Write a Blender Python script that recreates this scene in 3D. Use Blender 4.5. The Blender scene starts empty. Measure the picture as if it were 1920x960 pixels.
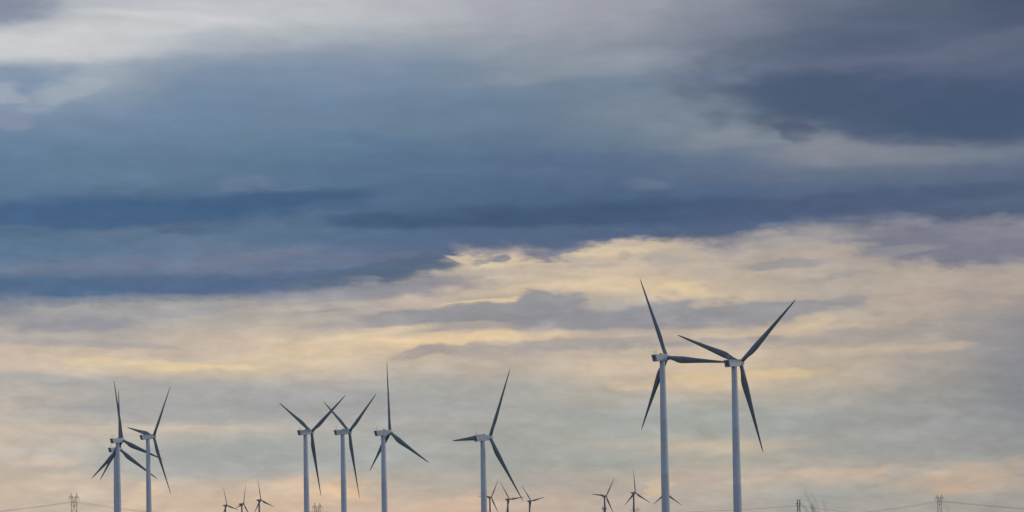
import bpy, bmesh, math, random
import numpy as np
from mathutils import Vector, Matrix
scene = bpy.context.scene
FPX = 5333.33                     # focal length in picture widths / 1920: a 100 mm lens on a 36 mm sensor
ROLL, PITCH, HORIZON, EYE = math.radians(1.2), math.radians(2.5), 1012.0, 1.7
SUN_EL, SUN_AZ = math.radians(18), math.radians(78)
SKY_STRENGTH = 0.06
OVER_DARK, OVER_LIGHT = (115, 132, 161), (163, 177, 200)
# camera
fwd = Vector((0, math.cos(PITCH), math.sin(PITCH))); up0 = Vector((0, -math.sin(PITCH), math.cos(PITCH))); rt0 = Vector((1, 0, 0))
RT = rt0*math.cos(ROLL) - up0*math.sin(ROLL); UP = up0*math.cos(ROLL) + rt0*math.sin(ROLL)
SHIFT = HORIZON - 480 - FPX*math.tan(PITCH)
cam_data = bpy.data.cameras.new('camera'); cam = bpy.data.objects.new('camera', cam_data)
scene.collection.objects.link(cam); scene.camera = cam
cam_data.lens = 100.0; cam_data.sensor_width = 36.0; cam_data.sensor_fit = 'HORIZONTAL'
cam_data.shift_y = SHIFT/1920.0; cam_data.clip_start = 0.1; cam_data.clip_end = 120000.0
cam_data.dof.use_dof = True; cam_data.dof.focus_distance = 1700.0; cam_data.dof.aperture_fstop = 6.5
cam.matrix_world = Matrix(((RT.x, UP.x, -fwd.x, 0), (RT.y, UP.y, -fwd.y, 0), (RT.z, UP.z, -fwd.z, EYE), (0, 0, 0, 1)))
# exposure
vs = scene.view_settings; vs.view_transform = 'Standard'; vs.look = 'None'; vs.exposure = 0.0; vs.gamma = 1.0; vs.use_curve_mapping = False
scene.cycles.use_adaptive_sampling = True; scene.cycles.adaptive_threshold = 0.01; scene.cycles.adaptive_min_samples = 14
SUN_POWER, PITCH_EXTRA = 0.5, 0.0
TOWER_TONE, NAC_TONE, BLADE_SHADE_TONE, OLD_TONE, OLDB_TONE = (.75, .79, .86), (.79, .81, .84), (.23, .275, .305), (.27, .305, .345), (.27, .305, .335)
# ---------------------------------------------------------------- sky
def lin(c, low=0.0):
    k = max(0.0, c[0] - c[2])                     # the sunset tones lean to peach, less so near the ground
    a = 1.0 - 0.6*low
    f = 1.015 if c[0] > c[2] - 12 and c[0] > 140 else 1.0
    c = (f*(c[0] + 0.02*k*a), f*(c[1] - 0.055*k*a), f*(c[2] + 0.0*k*a))
    q = max(0.0, min(1.0, (c[2] - c[0] - 8)/20.0))*0.09     # slate rather than blue in the deck
    y = 0.3*c[0] + 0.59*c[1] + 0.11*c[2]
    c = [(v + (y - v)*q)*(1 - 0.45*q) for v in c]; c[1] += 5*q; c = [v + (y - v)*0.12*low for v in c]
    return tuple(((v/255.0)/12.92 if v <= 10 else ((v/255.0+0.055)/1.055)**2.4) for v in c)
def low(y): return min(1.0, max(0.0, (y - 740)/90.0))

class NodeMath:
    """tiny expression helper for shader nodes"""
    def __init__(self, nt):
        self.nt = nt
    def _in(self, sock, v):
        if isinstance(v, bpy.types.NodeSocket): self.nt.links.new(v, sock)
        else: sock.default_value = v
    def m(self, op, a, b=None, c=None, clamp=False):
        n = self.nt.nodes.new('ShaderNodeMath'); n.operation = op; n.use_clamp = clamp
        self._in(n.inputs[0], a)
        if b is not None: self._in(n.inputs[1], b)
        if c is not None: self._in(n.inputs[2], c)
        return n.outputs[0]
    def xyz(self, x, y, z=0.0):
        n = self.nt.nodes.new('ShaderNodeCombineXYZ')
        for i, v in enumerate((x, y, z)): self._in(n.inputs[i], v)
        return n.outputs[0]
    def sep(self, v):
        n = self.nt.nodes.new('ShaderNodeSeparateXYZ'); self.nt.links.new(v, n.inputs[0]); return n.outputs
    def noise(self, vec, scale=1.0, detail=3.0, rough=0.5, color=False, lac=2.0):
        n = self.nt.nodes.new('ShaderNodeTexNoise'); n.noise_dimensions = '3D'
        self.nt.links.new(vec, n.inputs['Vector'])
        n.inputs['Scale'].default_value = scale; n.inputs['Detail'].default_value = detail
        n.inputs['Roughness'].default_value = rough; n.inputs['Lacunarity'].default_value = lac
        return n.outputs['Color'] if color else n.outputs['Fac']
    def smooth(self, v, a, b, lo=0.0, hi=1.0):
        n = self.nt.nodes.new('ShaderNodeMapRange'); n.interpolation_type = 'SMOOTHSTEP'
        self._in(n.inputs['Value'], v)
        self._in(n.inputs['From Min'], a); self._in(n.inputs['From Max'], b)
        n.inputs['To Min'].default_value = lo; n.inputs['To Max'].default_value = hi
        return n.outputs[0]
    def mix(self, f, a, b):
        n = self.nt.nodes.new('ShaderNodeMix'); n.data_type = 'RGBA'; n.clamp_factor = True
        self._in(n.inputs[0], f)
        for s, v in ((n.inputs[6], a), (n.inputs[7], b)):
            if isinstance(v, bpy.types.NodeSocket): self.nt.links.new(v, s)
            else: s.default_value = (v[0], v[1], v[2], 1.0)
        return n.outputs[2]
    def chain(self, vec, after):
        # evaluate the clouds one after the other (the shader stack is small)
        n = self.nt.nodes.new('ShaderNodeVectorMath'); n.operation = 'MULTIPLY_ADD'
        self.nt.links.new(after, n.inputs[0]); n.inputs[1].default_value = (1e-6,)*3
        self.nt.links.new(vec, n.inputs[2]); return n.outputs[0]
    def mul(self, a, b):
        n = self.nt.nodes.new('ShaderNodeMix'); n.data_type = 'RGBA'; n.blend_type = 'MULTIPLY'
        n.inputs[0].default_value = 1.0
        for s, v in ((n.inputs[6], a), (n.inputs[7], b)):
            if isinstance(v, bpy.types.NodeSocket): self.nt.links.new(v, s)
            else: s.default_value = (v[0], v[1], v[2], 1.0)
        return n.outputs[2]

# Cloud tones by bearing (x) and height (y); the unit is 1/5333 radian of sky, y counts down
# from the zenith side, x from left to right of the view towards the sunset.
DECK_ROWS = [
 (0,   [(0,(140,150,170)),(100,(166,172,184)),(220,(184,187,194)),(400,(190,192,196)),(640,(188,190,195)),(900,(172,174,183)),(1200,(160,162,174)),(1400,(136,142,158)),(1600,(100,110,135)),(1920,(74,88,115))]),
 (40,  [(0,(148,160,176)),(100,(186,189,192)),(300,(204,205,207)),(500,(196,198,201)),(640,(190,192,195)),(900,(170,173,182)),(1150,(158,160,172)),(1300,(138,142,158)),(1500,(100,112,138)),(1920,(78,92,120))]),
 (90,  [(0,(204,205,206)),(200,(203,204,206)),(300,(186,190,198)),(400,(160,171,186)),(520,(150,163,182)),(640,(148,162,180)),(900,(150,161,177)),(1180,(146,155,170)),(1320,(128,138,155)),(1500,(92,106,134)),(1920,(92,104,134))]),
 (130, [(0,(160,176,192)),(100,(168,180,194)),(230,(160,173,188)),(330,(136,155,180)),(640,(130,150,178)),(860,(124,143,168)),(1000,(140,152,168)),(1200,(134,147,166)),(1400,(104,118,145)),(1600,(90,104,136)),(1920,(92,104,134))]),
 (170, [(0,(132,154,184)),(60,(134,154,186)),(130,(166,180,192)),(220,(146,163,182)),(330,(118,143,173)),(640,(120,144,172)),(900,(110,135,163)),(1100,(118,136,163)),(1280,(126,140,160)),(1400,(96,110,140)),(1600,(80,96,130)),(1920,(80,95,128))]),
 (210, [(0,(140,156,182)),(150,(128,150,180)),(300,(116,142,172)),(640,(112,138,167)),(900,(107,132,160)),(1100,(118,134,160)),(1280,(130,145,160)),(1390,(122,136,156)),(1500,(82,98,130)),(1920,(70,90,125))]),
 (250, [(0,(116,143,172)),(300,(112,140,168)),(640,(108,134,161)),(1000,(102,125,154)),(1280,(124,140,158)),(1450,(128,140,154)),(1600,(80,96,130)),(1920,(72,90,124))]),
 (290, [(0,(102,133,166)),(300,(106,132,161)),(640,(96,126,158)),(1000,(92,117,151)),(1280,(100,122,150)),(1500,(138,142,154)),(1700,(128,136,150)),(1920,(106,118,144))]),
 (330, [(0,(96,127,161)),(300,(98,128,158)),(640,(90,118,152)),(1000,(86,111,146)),(1280,(84,108,144)),(1500,(96,113,143)),(1700,(96,110,140)),(1920,(92,107,138))]),
 (370, [(0,(92,122,156)),(300,(88,118,150)),(640,(86,113,148)),(1000,(78,105,140)),(1280,(76,102,140)),(1500,(84,102,138)),(1920,(88,103,136))]),
 (400, [(0,(80,112,152)),(300,(80,110,148)),(640,(88,114,149)),(1000,(66,92,126)),(1280,(72,96,132)),(1500,(82,99,135)),(1920,(84,99,131))]),
 (440, [(0,(94,125,156)),(300,(92,120,152)),(640,(88,114,148)),(1000,(82,105,140)),(1280,(82,102,140)),(1500,(95,108,140)),(1920,(90,104,135))]),
 (480, [(0,(92,124,156)),(300,(104,126,156)),(500,(110,128,156)),(640,(92,114,150)),(850,(96,110,145)),(1200,(104,114,142)),(1920,(100,110,140))]),
 (510, [(0,(112,130,160)),(300,(112,128,158)),(500,(112,124,154)),(640,(100,116,150)),(850,(108,116,146)),(1920,(110,116,144))]),
 (545, [(0,(84,114,155)),(300,(84,111,150)),(500,(92,109,146)),(640,(104,116,146)),(800,(116,122,146)),(1920,(115,120,146))]),
 (580, [(0,(92,120,155)),(500,(92,110,146)),(1920,(115,120,146))]),
]
GAP_ROWS = [
 (400, [(0,(160,160,160)),(1280,(188,176,160)),(1450,(145,144,152)),(1600,(142,142,151)),(1920,(134,135,148))]),
 (440, [(0,(160,160,160)),(900,(196,180,163)),(1280,(192,178,161)),(1450,(156,152,154)),(1600,(163,156,153)),(1750,(133,134,148)),(1920,(136,137,150))]),
 (475, [(0,(160,160,160)),(850,(190,176,162)),(950,(206,190,166)),(1100,(199,185,163)),(1280,(186,174,159)),(1450,(176,167,156)),(1620,(184,171,156)),(1750,(128,128,146)),(1920,(132,131,148))]),
 (505, [(0,(160,160,160)),(700,(160,156,156)),(850,(190,178,164)),(1000,(198,184,163)),(1150,(201,186,163)),(1280,(190,177,160)),(1480,(172,164,155)),(1650,(187,174,156)),(1850,(166,158,152)),(1920,(156,150,150))]),
 (535, [(0,(160,160,160)),(640,(164,158,156)),(780,(178,168,160)),(900,(190,177,162)),(1040,(205,188,163)),(1200,(210,193,163)),(1300,(200,184,160)),(1500,(176,167,156)),(1650,(184,171,156)),(1920,(176,164,154))]),
 (570, [(0,(164,161,160)),(250,(166,164,162)),(450,(156,156,158)),(600,(170,164,160)),(760,(196,181,163)),(880,(205,187,162)),(1000,(160,156,156)),(1200,(176,168,160)),(1300,(208,190,162)),(1500,(170,164,156)),(1680,(188,174,156)),(1920,(172,160,151))]),
 (605, [(0,(160,157,160)),(200,(158,156,160)),(350,(170,167,163)),(500,(192,182,166)),(640,(176,168,162)),(800,(158,155,156)),(1000,(160,157,157)),(1280,(156,153,155)),(1440,(182,170,157)),(1600,(190,176,157)),(1780,(176,164,153)),(1920,(146,143,146))]),
 (635, [(0,(182,174,166)),(200,(176,170,164)),(450,(202,187,166)),(640,(212,194,165)),(850,(228,206,165)),(1000,(204,186,165)),(1200,(200,184,164)),(1450,(200,185,162)),(1650,(182,170,154)),(1820,(156,151,148)),(1920,(140,139,145))]),
 (665, [(0,(200,184,168)),(150,(206,190,167)),(400,(200,185,168)),(640,(220,200,165)),(760,(200,184,163)),(900,(176,168,158)),(1050,(184,173,160)),(1280,(206,190,165)),(1450,(188,176,159)),(1600,(182,170,155)),(1800,(166,160,154)),(1920,(140,141,147))]),
 (690, [(0,(200,186,170)),(200,(208,193,167)),(400,(216,198,165)),(600,(206,191,166)),(800,(188,178,164)),(1000,(190,178,163)),(1250,(210,192,165)),(1420,(206,189,158)),(1600,(180,169,155)),(1800,(160,157,153)),(1920,(136,138,146))]),
 (720, [(0,(184,175,166)),(200,(174,170,165)),(400,(172,169,166)),(640,(176,172,165)),(900,(168,166,162)),(1100,(180,173,160)),(1280,(206,188,160)),(1430,(202,186,156)),(1600,(174,166,155)),(1800,(154,153,152)),(1920,(136,138,146))]),
 (760, [(0,(186,178,168)),(150,(176,171,166)),(400,(168,167,166)),(640,(166,166,166)),(900,(165,165,163)),(1150,(168,167,160)),(1400,(165,166,158)),(1600,(162,161,156)),(1800,(150,150,151)),(1920,(138,141,148))]),
 (788, [(0,(192,181,168)),(150,(180,174,167)),(400,(172,171,168)),(640,(170,168,165)),(900,(166,166,164)),(1280,(160,164,161)),(1600,(157,159,157)),(1800,(150,151,152)),(1920,(141,144,149))]),
 (806, [(0,(204,190,170)),(200,(202,189,170)),(420,(196,184,168)),(560,(182,177,167)),(760,(172,170,164)),(900,(172,170,162)),(1150,(164,166,160)),(1400,(164,166,159)),(1700,(156,157,156)),(1920,(143,146,150))]),
 (835, [(0,(196,185,170)),(200,(182,177,168)),(400,(170,171,168)),(640,(164,168,166)),(900,(165,167,163)),(1150,(172,168,160)),(1300,(196,181,157)),(1450,(190,177,156)),(1600,(160,161,157)),(1920,(145,148,150))]),
 (862, [(0,(194,182,168)),(80,(200,185,168)),(250,(176,173,166)),(400,(166,169,166)),(640,(164,167,164)),(900,(164,166,162)),(1200,(164,167,161)),(1380,(178,172,158)),(1550,(162,162,157)),(1750,(158,158,155)),(1920,(150,151,150))]),
 (890, [(0,(204,184,166)),(150,(200,184,166)),(300,(182,176,166)),(480,(176,172,165)),(620,(196,180,162)),(760,(180,173,163)),(950,(168,167,161)),(1150,(176,170,159)),(1350,(186,173,158)),(1500,(188,172,156)),(1650,(190,172,154)),(1800,(194,174,153)),(1920,(176,163,152))]),
 (915, [(0,(208,188,165)),(150,(204,186,166)),(300,(204,183,162)),(480,(200,182,162)),(630,(222,190,153)),(760,(192,178,162)),(870,(200,178,158)),(1000,(172,169,161)),(1200,(186,172,158)),(1350,(188,173,158)),(1480,(172,169,159)),(1560,(164,166,160)),(1700,(184,170,154)),(1810,(198,174,148)),(1920,(168,160,151))]),
 (940, [(0,(200,183,165)),(140,(194,181,167)),(280,(216,190,162)),(480,(210,187,161)),(600,(214,187,156)),(740,(194,180,164)),(860,(216,182,153)),(1000,(190,173,158)),(1200,(188,172,158)),(1350,(176,169,159)),(1550,(166,167,161)),(1750,(168,164,155)),(1920,(164,160,153))]),
 (975, [(0,(200,183,166)),(300,(212,189,164)),(600,(208,184,160)),(860,(216,184,155)),(1000,(194,176,160)),(1350,(184,171,158)),(1550,(176,168,160)),(1920,(166,161,155))]),
]
# lower edge of the dark cloud deck
DECK_EDGE = [(-400,593),(0,575),(100,569),(200,565),(300,562),(400,560),(500,556),(580,548),(650,534),(720,516),(790,498),(835,483),(870,476),(920,473),(960,468),(1000,473),(1040,474),(1100,462),(1200,449),(1270,444),(1340,450),(1400,440),(1460,430),(1520,423),(1600,419),(1700,417),(1800,416),(1920,413),(2400,400)]
EDGE_CLOUDS = [
 (750,534,140,12,18,-9,(140,142,150),.6,.8,.9),
 (590,552,120,8,12,-4,(148,147,156),.55,.7,.9),
 (760,503,130,16,15,-7,(92,109,138),.9,.5,.9),
 (680,512,130,14,14,-8,(86,109,138),.8,.6,.8),
 (865,486,26,4,4,14,(224,208,174),.7,.5,.9),
 (1040,476,38,8,9,6,(122,124,148),.75,.5,1.1),
 (1075,470,40,5,5,-18,(128,128,150),.7,.5,1.1),
 (1400,446,70,8,9,-8,(132,132,150),.5,.7,1.),
 (250,561,220,4,6,-1,(140,146,160),.5,.7,.8),
 (60,572,120,5,7,-3,(136,144,160),.5,.7,.8),
]
# single clouds: (x, y, half width, height above, height below, turn in degrees, tone, strength, softness, raggedness)
DECK_CLOUDS = [
 (20,38,60,26,26,-10,(140,149,172),.8,.7,.5),
 (70,95,260,34,26,-3,(207,207,208),.75,.6,.5),
 (330,33,150,9,9,3,(209,210,212),.75,.6,.5),
 (520,22,220,20,26,0,(196,198,201),.4,.8,.5),
 (50,152,80,22,24,-4,(134,154,184),.6,.8,.9),
 (140,178,62,22,16,-24,(172,183,194),.65,.5,1.6),
 (2,176,22,14,18,0,(172,184,197),.6,.7,1.6),
 (22,196,26,8,6,0,(165,174,190),.6,.5,.7),
 (30,236,34,12,10,0,(142,152,180),.7,.5,.9),
 (470,70,260,20,20,-4,(176,184,193),.45,.8,.7),
 (620,125,280,20,34,0,(136,153,178),.3,.8,.8),
 (880,125,110,10,16,4,(124,144,168),.5,.6,.7),
 (985,140,75,16,14,-8,(146,157,170),.55,.6,.9),
 (1180,103,190,16,26,-3,(153,160,173),.55,.7,.8),
 (1300,70,190,14,12,-6,(126,136,152),.4,.7,.7),
 (1390,100,110,22,20,0,(100,114,138),.4,.85,1.),
 (1480,90,150,26,20,-5,(88,101,128),.5,.85,1.),
 (1640,78,110,14,20,-6,(82,95,126),.5,.7,1.),
 (1850,88,150,14,26,-14,(108,114,138),.5,.7,.8),
 (1570,122,200,12,16,-4,(108,116,142),.45,.7,.8),
 (1280,210,150,44,40,6,(132,146,160),.55,.6,1.),
 (1235,225,60,18,18,0,(122,138,158),.4,.6,1.),
 (1130,165,90,20,16,0,(116,136,163),.5,.7,.9),
 (1440,255,130,26,18,-4,(140,148,160),.65,.5,.9),
 (1715,205,340,62,62,3,(72,90,122),.85,.5,.9),
 (1495,248,34,24,26,10,(80,94,124),.85,.4,.8),
 (1920,230,190,40,34,0,(66,88,124),.6,.6,.6),
 (1590,287,150,14,20,3,(141,144,154),.6,.7,1.),
 (1552,266,60,12,14,6,(143,147,157),.5,.85,1.6),
 (1515,275,50,8,9,-8,(143,146,156),.45,.7,1.6),
 (1750,290,170,10,20,1,(128,136,150),.55,.6,.8),
 (1300,300,130,10,14,0,(92,114,147),.5,.6,.8),
 (1500,330,260,14,14,0,(104,118,145),.4,.7,.7),
 (690,262,110,14,10,4,(88,122,156),.4,.7,.8),
 (690,305,170,14,12,-2,(86,113,148),.4,.7,.8),
 (1050,300,170,14,12,-2,(86,110,148),.35,.7,.8),
 (850,230,90,16,12,0,(112,138,162),.35,.7,.9),
 (400,300,230,18,16,0,(94,124,157),.35,.7,.7),
 (200,335,230,18,14,0,(104,130,162),.35,.7,.8),
 (460,347,48,13,10,0,(116,137,167),.55,.5,1.2),
 (550,356,40,6,6,0,(110,131,162),.5,.5,1.2),
 (1226,345,40,12,9,0,(110,126,152),.6,.5,1.2),
 (170,408,410,28,27,-4,(66,101,145),.92,.42,.45),
 (500,374,190,12,12,-5,(64,99,140),.75,.5,.5),
 (365,431,70,11,12,-3,(78,104,138),.9,.4,.8),
 (405,424,20,12,8,0,(78,106,140),.6,.4,.8),
 (220,438,80,6,7,-6,(108,122,150),.5,.7,.9),
 (40,436,70,6,10,0,(98,124,154),.5,.7,.9),
 (120,470,170,18,18,0,(88,120,156),.4,.7,.9),
 (330,455,90,9,9,-4,(112,126,156),.4,.6,.9),
 (520,432,150,24,24,-4,(98,124,152),.45,.7,.8),
 (720,413,110,13,13,2,(66,97,135),.75,.5,.6),
 (1080,403,420,22,16,-1.5,(62,88,124),.75,.5,.5),
 (900,438,330,10,12,-2,(88,111,147),.5,.6,.8),
 (1340,410,170,18,14,-3,(70,97,136),.6,.5,.7),
 (1630,378,330,16,18,-4,(76,93,130),.75,.5,.6),
 (1820,400,200,8,10,0,(82,97,128),.6,.5,.7),
 (60,508,160,8,10,-2,(118,132,162),.5,.6,.8),
 (300,503,170,12,10,4,(116,128,158),.6,.5,.8),
 (470,484,110,8,10,-8,(122,130,157),.6,.5,.9),
 (640,480,160,8,10,-2,(114,122,150),.55,.5,.9),
 (60,545,180,16,14,1,(78,112,154),.7,.5,.5),
 (330,534,330,14,14,-1,(82,110,149),.8,.5,.5),
 (660,513,150,13,12,-4,(86,109,146),.75,.5,.7),
 (820,503,90,12,10,-4,(104,114,146),.6,.5,.9),
]
GAP_CLOUDS = [
 (720,548,170,14,18,-8,(140,138,150),.75,.6,.8),
 (560,552,160,6,10,-1,(146,146,156),.6,.6,.8),
 (60,600,170,10,14,-3,(158,155,160),.55,.6,1.),
 (160,612,120,9,11,-6,(148,148,157),.7,.5,1.),
 (330,588,120,6,8,-3,(152,152,158),.5,.6,1.),
 (310,566,170,5,6,-1,(172,169,163),.5,.6,1.),
 (590,575,130,10,6,-5,(190,180,166),.6,.5,1.),
 (930,492,70,8,9,-4,(224,207,171),.75,.5,1.1),
 (880,483,34,5,5,16,(226,210,174),.8,.4,.8),
 (960,476,50,5,6,-14,(222,206,172),.8,.4,1.),
 (922,489,36,6,5,-14,(142,141,151),.75,.6,1.2),
 (948,484,14,7,7,0,(138,138,151),.8,.4,1.),
 (1040,478,34,8,8,10,(156,150,154),.7,.5,1.1),
 (1062,468,30,5,5,-20,(120,124,148),.7,.4,1.),
 (1090,480,30,6,8,0,(176,166,160),.4,.5,1.),
 (1150,470,90,12,9,-5,(220,203,170),.7,.5,1.1),
 (1110,497,34,5,5,0,(176,168,160),.6,.5,1.),
 (1168,476,16,6,6,-30,(176,168,160),.6,.5,1.),
 (1240,487,34,10,10,0,(170,164,158),.6,.5,1.1),
 (1260,462,40,6,6,0,(196,182,164),.5,.5,1.),
 (1030,535,130,7,9,-5,(220,201,166),.6,.6,.8),
 (1180,538,130,14,12,0,(222,203,165),.6,.6,1.),
 (930,560,120,4,6,-6,(228,206,162),.8,.5,.7),
 (1050,563,30,5,8,-10,(228,206,162),.8,.5,.9),
 (1290,546,46,14,10,4,(226,206,162),.7,.5,1.1),
 (1250,560,36,6,6,0,(216,196,162),.6,.5,1.),
 (900,590,185,20,21,-2,(147,146,152),.95,.32,.6),
 (1010,566,64,18,24,-8,(147,147,152),.95,.34,.9),
 (690,604,90,9,10,-6,(160,156,158),.75,.5,.8),
 (1120,598,150,16,18,0,(146,145,152),.95,.34,.6),
 (1250,578,80,16,22,-6,(146,146,155),.8,.4,.9),
 (1400,585,190,14,20,-3,(147,146,152),.92,.36,.7),
 (1560,568,60,7,9,-6,(156,152,153),.7,.5,.9),
 (880,607,70,5,8,0,(188,176,160),.6,.5,.9),
 (860,634,170,10,13,-2,(232,209,165),.75,.6,.7),
 (700,624,100,7,7,-8,(220,203,168),.7,.5,.9),
 (600,625,90,7,9,-4,(190,178,163),.5,.6,.9),
 (1000,646,180,9,12,-2,(166,160,158),.8,.5,.8),
 (1230,640,150,7,10,-2,(172,165,159),.7,.5,.8),
 (800,658,62,8,9,-10,(166,157,152),.8,.45,1.),
 (1450,622,150,8,10,-2,(206,189,162),.7,.6,.9),
 (1520,604,60,12,10,-12,(208,192,162),.6,.5,1.),
 (1370,640,120,6,8,-3,(158,153,154),.6,.5,.8),
 (1560,655,150,8,8,-3,(194,178,157),.6,.6,.9),
 (1800,462,170,40,38,5,(124,125,146),.88,.32,.7),
 (1680,476,60,9,6,-4,(146,144,151),.75,.45,.9),
 (1860,440,90,20,16,0,(146,140,150),.45,.6,1.),
 (1880,480,90,20,14,-10,(126,127,146),.6,.5,.9),
 (1470,497,90,8,7,-3,(146,145,151),.7,.5,.9),
 (1580,518,62,5,6,-8,(160,156,154),.65,.5,.9),
 (1420,458,90,14,18,-6,(158,153,154),.6,.6,1.1),
 (1530,440,110,9,12,-3,(160,155,156),.5,.6,1.),
 (1900,610,130,60,60,0,(146,143,147),.5,.8,.7),
 (1640,634,160,16,14,-3,(157,152,150),.6,.55,.8),
 (1600,660,170,5,8,-3,(197,181,158),.65,.5,.8),
 (1500,640,190,10,10,-3,(166,159,154),.5,.6,.8),
 (1890,540,60,30,30,-30,(184,170,155),.5,.6,1.),
 (170,648,160,6,6,1,(168,164,162),.6,.5,.8),
 (60,690,150,16,8,4,(206,190,170),.4,.6,.8),
 (280,684,170,6,9,3,(224,206,166),.75,.55,.8),
 (380,690,110,4,5,0,(228,208,166),.7,.5,.7),
 (540,673,150,8,10,-3,(216,200,168),.6,.6,.8),
 (370,672,50,8,8,0,(184,177,166),.5,.6,1.),
 (90,716,170,9,10,2,(166,165,165),.65,.6,.8),
 (420,770,330,30,24,-2,(164,165,166),.65,.4,.35),
 (250,730,330,9,20,0,(170,168,165),.5,.6,.6),
 (60,745,120,10,10,0,(186,178,167),.5,.7,.9),
 (90,780,150,6,6,2,(190,180,168),.5,.6,.8),
 (250,805,280,6,9,0,(205,190,170),.55,.5,.6),
 (420,868,300,34,26,-1,(165,169,168),.65,.4,.35),
 (100,870,60,10,8,-2,(213,192,170),.7,.4,1.),
 (90,905,80,14,14,-20,(212,194,166),.5,.6,1.2),
 (170,922,26,16,14,-20,(214,194,165),.5,.6,1.2),
 (262,938,46,16,16,-28,(224,196,162),.65,.45,1.2),
 (200,940,70,20,18,0,(196,182,168),.35,.6,1.2),
 (500,915,90,8,14,-2,(206,184,162),.5,.5,1.),
 (640,920,44,18,20,-12,(232,194,149),.6,.5,1.3),
 (560,900,34,10,22,0,(216,186,156),.5,.5,1.3),
 (665,905,30,10,8,0,(196,180,163),.6,.5,1.3),
 (850,942,58,20,24,-8,(220,186,156),.55,.5,1.3),
 (815,925,40,14,16,0,(188,176,160),.5,.5,1.3),
 (900,905,70,14,16,0,(176,172,160),.5,.6,1.3),
 (1000,948,60,8,14,0,(198,177,160),.6,.5,1.2),
 (1080,885,90,10,10,0,(180,172,158),.5,.6,1.2),
 (1000,760,420,34,30,0,(164,165,163),.4,.6,.6),
 (1220,745,220,9,9,0,(182,174,159),.5,.6,.8),
 (1260,722,130,8,8,0,(214,195,160),.5,.6,.8),
 (1400,704,110,7,9,-2,(220,199,153),.7,.55,.9),
 (1300,800,240,20,20,0,(162,166,161),.6,.42,.4),
 (1360,834,140,9,10,-1,(202,184,156),.6,.5,.9),
 (1180,826,110,6,8,0,(182,174,160),.5,.6,.9),
 (1130,868,140,10,9,0,(162,166,162),.6,.45,.5),
 (1390,866,110,7,7,0,(172,170,159),.5,.5,.6),
 (1235,912,22,12,14,-30,(214,186,150),.6,.5,1.2),
 (1330,890,110,10,16,0,(192,175,158),.5,.6,1.1),
 (1510,888,80,7,9,-6,(196,175,157),.55,.5,1.1),
 (1680,884,200,8,24,-3,(200,179,156),.75,.45,.8),
 (1700,820,240,40,46,0,(155,157,156),.45,.6,.5),
 (1810,908,60,10,13,-10,(208,179,149),.55,.5,1.2),
 (1600,925,110,18,12,-14,(164,166,161),.6,.5,1.1),
 (1700,938,120,10,14,0,(166,165,157),.5,.6,1.1),
 (1880,905,70,8,14,0,(184,168,153),.5,.6,1.1),
]

def cloud_group():
    nt = bpy.data.node_groups.new('cloud', 'ShaderNodeTree'); N = NodeMath(nt)
    for nm, ty in (('Base', 'Color'), ('Point', 'Vector'), ('Fuzz', 'Float'), ('Centre', 'Vector'), ('Turn', 'Vector'),
                   ('Size', 'Vector'), ('Down', 'Float'), ('Up', 'Float'), ('Ragged', 'Float'), ('Outer', 'Float'),
                   ('Inner', 'Float'), ('Strength', 'Float'), ('Tone', 'Color')):
        nt.interface.new_socket(nm, in_out='INPUT', socket_type='NodeSocket' + ty)
    nt.interface.new_socket('Color', in_out='OUTPUT', socket_type='NodeSocketColor')
    gi = nt.nodes.new('NodeGroupInput').outputs; go = nt.nodes.new('NodeGroupOutput')
    mp = nt.nodes.new('ShaderNodeMapping'); mp.vector_type = 'TEXTURE'
    nt.links.new(N.chain(gi['Point'], gi['Base']), mp.inputs['Vector'])
    for a, b in (('Centre', 'Location'), ('Turn', 'Rotation'), ('Size', 'Scale')): nt.links.new(gi[a], mp.inputs[b])
    s = N.sep(mp.outputs[0])
    v = N.m('MAXIMUM', N.m('MULTIPLY', s[1], gi['Down']), N.m('MULTIPLY', s[1], gi['Up']))
    r2 = N.m('MULTIPLY_ADD', v, v, N.m('MULTIPLY', s[0], s[0]))
    dist = N.m('MULTIPLY_ADD', gi['Fuzz'], gi['Ragged'], N.m('SQRT', r2))
    mask = N.m('MULTIPLY', N.smooth(dist, gi['Outer'], gi['Inner']), gi['Strength'])
    nt.links.new(N.mix(mask, gi['Base'], gi['Tone']), go.inputs[0])
    return nt

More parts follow.
